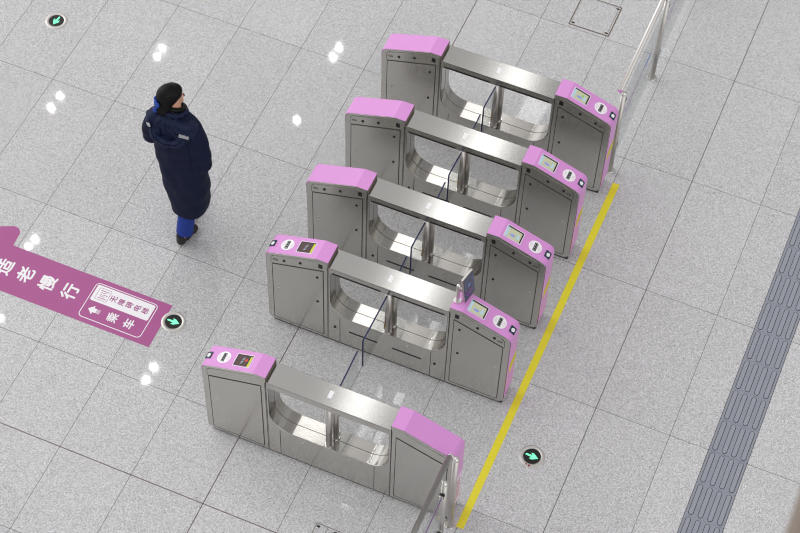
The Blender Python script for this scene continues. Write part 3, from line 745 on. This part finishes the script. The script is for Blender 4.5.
def surf(x, z):
    ys = [h[0].y for h in (t_.ray_cast(Vector((x-px, -2, z)), Vector((0, 1, 0))) for t_ in trees) if h[0] is not None]
    return min(ys) if ys else -.1
def stitch(pts, r, name, parent, m='coatseam'):
    P_ = []
    for (x0, z0), (x1, z1) in zip(pts[:-1], pts[1:]):
        for k in range(6): x = x0+(x1-x0)*k/6; z = z0+(z1-z0)*k/6; P_.append(Vector((x-px, surf(x, z)+.001, z)))
    bm = bmesh.new()
    for a, b in zip(P_[:-1], P_[1:]):
        if (b-a).length > .001: tube(bm, a, b, r, 6)
    return finish(name, bm, m, parent)

stitch([(1.752+.200*math.cos(math.radians(t)), 1.385+.150*math.sin(math.radians(t))) for t in range(190, 351, 16)], .006, 'hood_edge_seam', hood)
stitch([(1.752+.150*math.cos(math.radians(t)), 1.395+.105*math.sin(math.radians(t))) for t in range(185, 356, 17)], .004, 'hood_seam', hood)
stitch([(1.690, 1.36), (1.695, 1.265)], .0035, 'hood_seam', hood); stitch([(1.790, 1.355), (1.785, 1.26)], .0035, 'hood_seam', hood)
stitch([(1.755, 1.20), (1.790, .80), (1.815, .42)], .0016, 'back_seam', coat)
stitch([(1.905, 1.36), (1.912, 1.22), (1.925, 1.08), (1.93, .97)], .003, 'sleeve_seam', coat)
fr = []
for k in range(24):
    x, z = 1.745+.03*k/23, 1.40-.98*k/23
    h_ = trees[0].ray_cast(Vector((x-px, 2, z)), Vector((0, -1, 0)))
    if h_[0] is not None: fr.append(h_[0]+Vector((0, .001, 0)))
bm = bmesh.new()
for a, b in zip(fr[:-1], fr[1:]): tube(bm, a, b, .005, 8)
finish('front_zip', bm, 'coatseam', coat)
# reflective tabs on the yoke
def patch(cx, cy, cz, w, hgt, yaw, roll):
    bm = bmesh.new(); box(bm, -w/2, w/2, -.006, .006, -hgt/2, hgt/2)
    T = Matrix.Translation(W(cx, cy, cz)) @ Matrix.Rotation(yaw, 4, 'Z') @ Matrix.Rotation(roll, 4, 'Y')
    bmesh.ops.transform(bm, matrix=T, verts=bm.verts); return finish('reflective_tab', bm, 'reflect', coat, bevel=.002)
patch(1.890, surf(1.890, 1.375)+py-.004, 1.375, .078, .030, .20, .10)
patch(1.590, surf(1.590, 1.375)+py-.004, 1.375, .050, .030, -.6, -.5)
# trousers and shoes
for nm, leg in (('trouser_leg', [W(1.845, -.955, .74, .088), W(1.825, -.985, .45, .070), W(1.815, -1.075, .13, .070)]), ('trouser_leg', [W(1.750, -.945, .74, .084), W(1.742, -.885, .45, .066), W(1.737, -.822, .10, .062)])):
    bm = bmesh.new(); limb(bm, leg[:-1]); tube(bm, leg[-2][:3], leg[-1][:3], leg[-2][3], 18, leg[-1][3]); remesh(nm, bm, 'trousers', person, .009, 3)
def shoe(hx_, hy_, tx, ty, lift):
    a = Vector(W(hx_, hy_, 0)); b = Vector(W(tx, ty, 0)); d = (b-a).normalized(); L = 0.17
    rt = Matrix.Rotation(math.atan2(d.y, d.x), 4, 'Z')
    bm = bmesh.new()
    ball(bm, a+d*.03+Vector((0, 0, .046+lift)), 1, 16, (.045, .038, .046), rt)
    ball(bm, a+d*.10+Vector((0, 0, .036+lift*.4)), 1, 16, (.085, .041, .036), rt)
    ball(bm, a+d*.175+Vector((0, 0, .030)), 1, 16, (.055, .045, .030), rt)
    tube(bm, a+d*.025+Vector((0, 0, .04+lift)), a+d*.03+Vector((0, 0, .125+lift)), .040, 16, .038)
    q = remesh('shoe', bm, 'shoe', person, .006, 3)
    for v in q.data.vertices: v.co.z = max(v.co.z, .004)
shoe(1.788, -1.13, 1.822, -.93, .0)
shoe(1.735, -.850, 1.738, -.65, .0)

# ------------------------------------------------------------------ parapet of the upper floor close to the camera
pr = bmesh.new(); box(pr, 6.700, 7.15, -9.2, -4.2, 10.235, 10.30); box(pr, 6.90, 7.10, -9.2, -4.2, 9.2, 10.235)
tag(finish('trim_1', pr, 'parapet', bevel=.01), 'taupe stone parapet edge of the upper floor overlooking the hall', None, kind='structure')

# ------------------------------------------------------------------ camera
R = ((0.9204351, 0.39009471, 0.02500686), (0.33401689, -0.75166122, -0.56871621), (-0.2030565, 0.53181907, -0.82215359))
cam = bpy.data.cameras.new('camera'); co = bpy.data.objects.new('camera', cam); C.objects.link(co)
X, D, F = Vector(R[0]), Vector(R[1]), Vector(R[2])
mw = Matrix.Identity(4)
for i in range(3):
    mw[i][0] = X[i]; mw[i][1] = -D[i]; mw[i][2] = -F[i]
mw[0][3], mw[1][3], mw[2][3] = 6.61967178, -8.75926787, 12.62517453
co.matrix_world = mw
cam.sensor_width = 36; cam.lens = 1900.55/800*36; cam.clip_end = 200
cam.dof.use_dof = True; cam.dof.focus_distance = 15.7; cam.dof.aperture_fstop = 5.6
S.camera = co
CP = Vector((6.61967178, -8.75926787, 12.62517453))

# ------------------------------------------------------------------ ceiling downlights, seen only as glints in the polished floor
def mirror(u, v, H):
    d = X*((u-400)/1900.55)+D*((v-266.5)/1900.55)+F
    t = (-H-CP.z)/d.z; p = CP+d*t
    return p.x, p.y
HL = 14.0
spots = [(162.5, 48.5), (157.5, 57), (60, 96), (51, 108), (154, 367), (146, 380), (339, 48), (333, 57), (35, 239), (28, 247), (297, 120), (-8, 297), (-1, 318)]
LP = [mirror(u, v, HL) for u, v in spots]
for x, y in LP:
    ld_ = bpy.data.lights.new('downlight', 'POINT'); ld_.energy = 11; ld_.shadow_soft_size = .048; ld_.color = (1, .985, .97)
    lo_ = bpy.data.objects.new('downlight', ld_); C.objects.link(lo_); lo_.location = (x, y, HL)
ar = bpy.data.lights.new('ceiling_strip_lamp', 'AREA'); ar.shape = 'RECTANGLE'; ar.size = .42; ar.size_y = 9; ar.energy = 60
ao = bpy.data.objects.new('ceiling_strip_lamp', ar); C.objects.link(ao); ao.location = (0.9, 8.4, HL)

# ------------------------------------------------------------------ hall light
w = bpy.data.worlds.new('hall_light'); S.world = w; w.use_nodes = True
nt = w.node_tree; bg = nt.nodes['Background']
tc = nt.nodes.new('ShaderNodeTexCoord')
nm = nt.nodes.new('ShaderNodeVectorMath'); nm.operation = 'NORMALIZE'; nt.links.new(tc.outputs['Generated'], nm.inputs[0])
dt = nt.nodes.new('ShaderNodeVectorMath'); dt.operation = 'DOT_PRODUCT'; nt.links.new(nm.outputs[0], dt.inputs[0])
def lobe(d, power, gain, prev):
    dt = nt.nodes.new('ShaderNodeVectorMath'); dt.operation = 'DOT_PRODUCT'; nt.links.new(nm.outputs[0], dt.inputs[0]); dt.inputs[1].default_value = Vector(d).normalized()
    mx = nt.nodes.new('ShaderNodeMath'); mx.operation = 'MAXIMUM'; mx.inputs[1].default_value = 0; nt.links.new(dt.outputs['Value'], mx.inputs[0])
    pw = nt.nodes.new('ShaderNodeMath'); pw.operation = 'POWER'; pw.inputs[1].default_value = power; nt.links.new(mx.outputs[0], pw.inputs[0])
    ma = nt.nodes.new('ShaderNodeMath'); ma.operation = 'MULTIPLY_ADD'; ma.inputs[1].default_value = gain; nt.links.new(pw.outputs[0], ma.inputs[0])
    if isinstance(prev, float): ma.inputs[2].default_value = prev
    else: nt.links.new(prev, ma.inputs[2])
    return ma.outputs[0]
ma_ = lobe((-.88, .12, .52), 5, 2.7, .41)
ma_ = lobe((.75, -.55, .55), 3, 1.0, ma_)
bg.inputs['Color'].default_value = (1.0, .99, .992, 1); nt.links.new(ma_, bg.inputs['Strength'])
w.cycles.sampling_method = 'MANUAL'; w.cycles.sample_map_resolution = 512

S.view_settings.view_transform = 'Standard'; S.view_settings.look = 'None'; S.view_settings.gamma = 1; S.view_settings.exposure = -.07
S.view_settings.use_curve_mapping = False
S.cycles.use_denoising = True
S.cycles.filter_width = 1.1
S.cycles.sample_clamp_indirect = 6
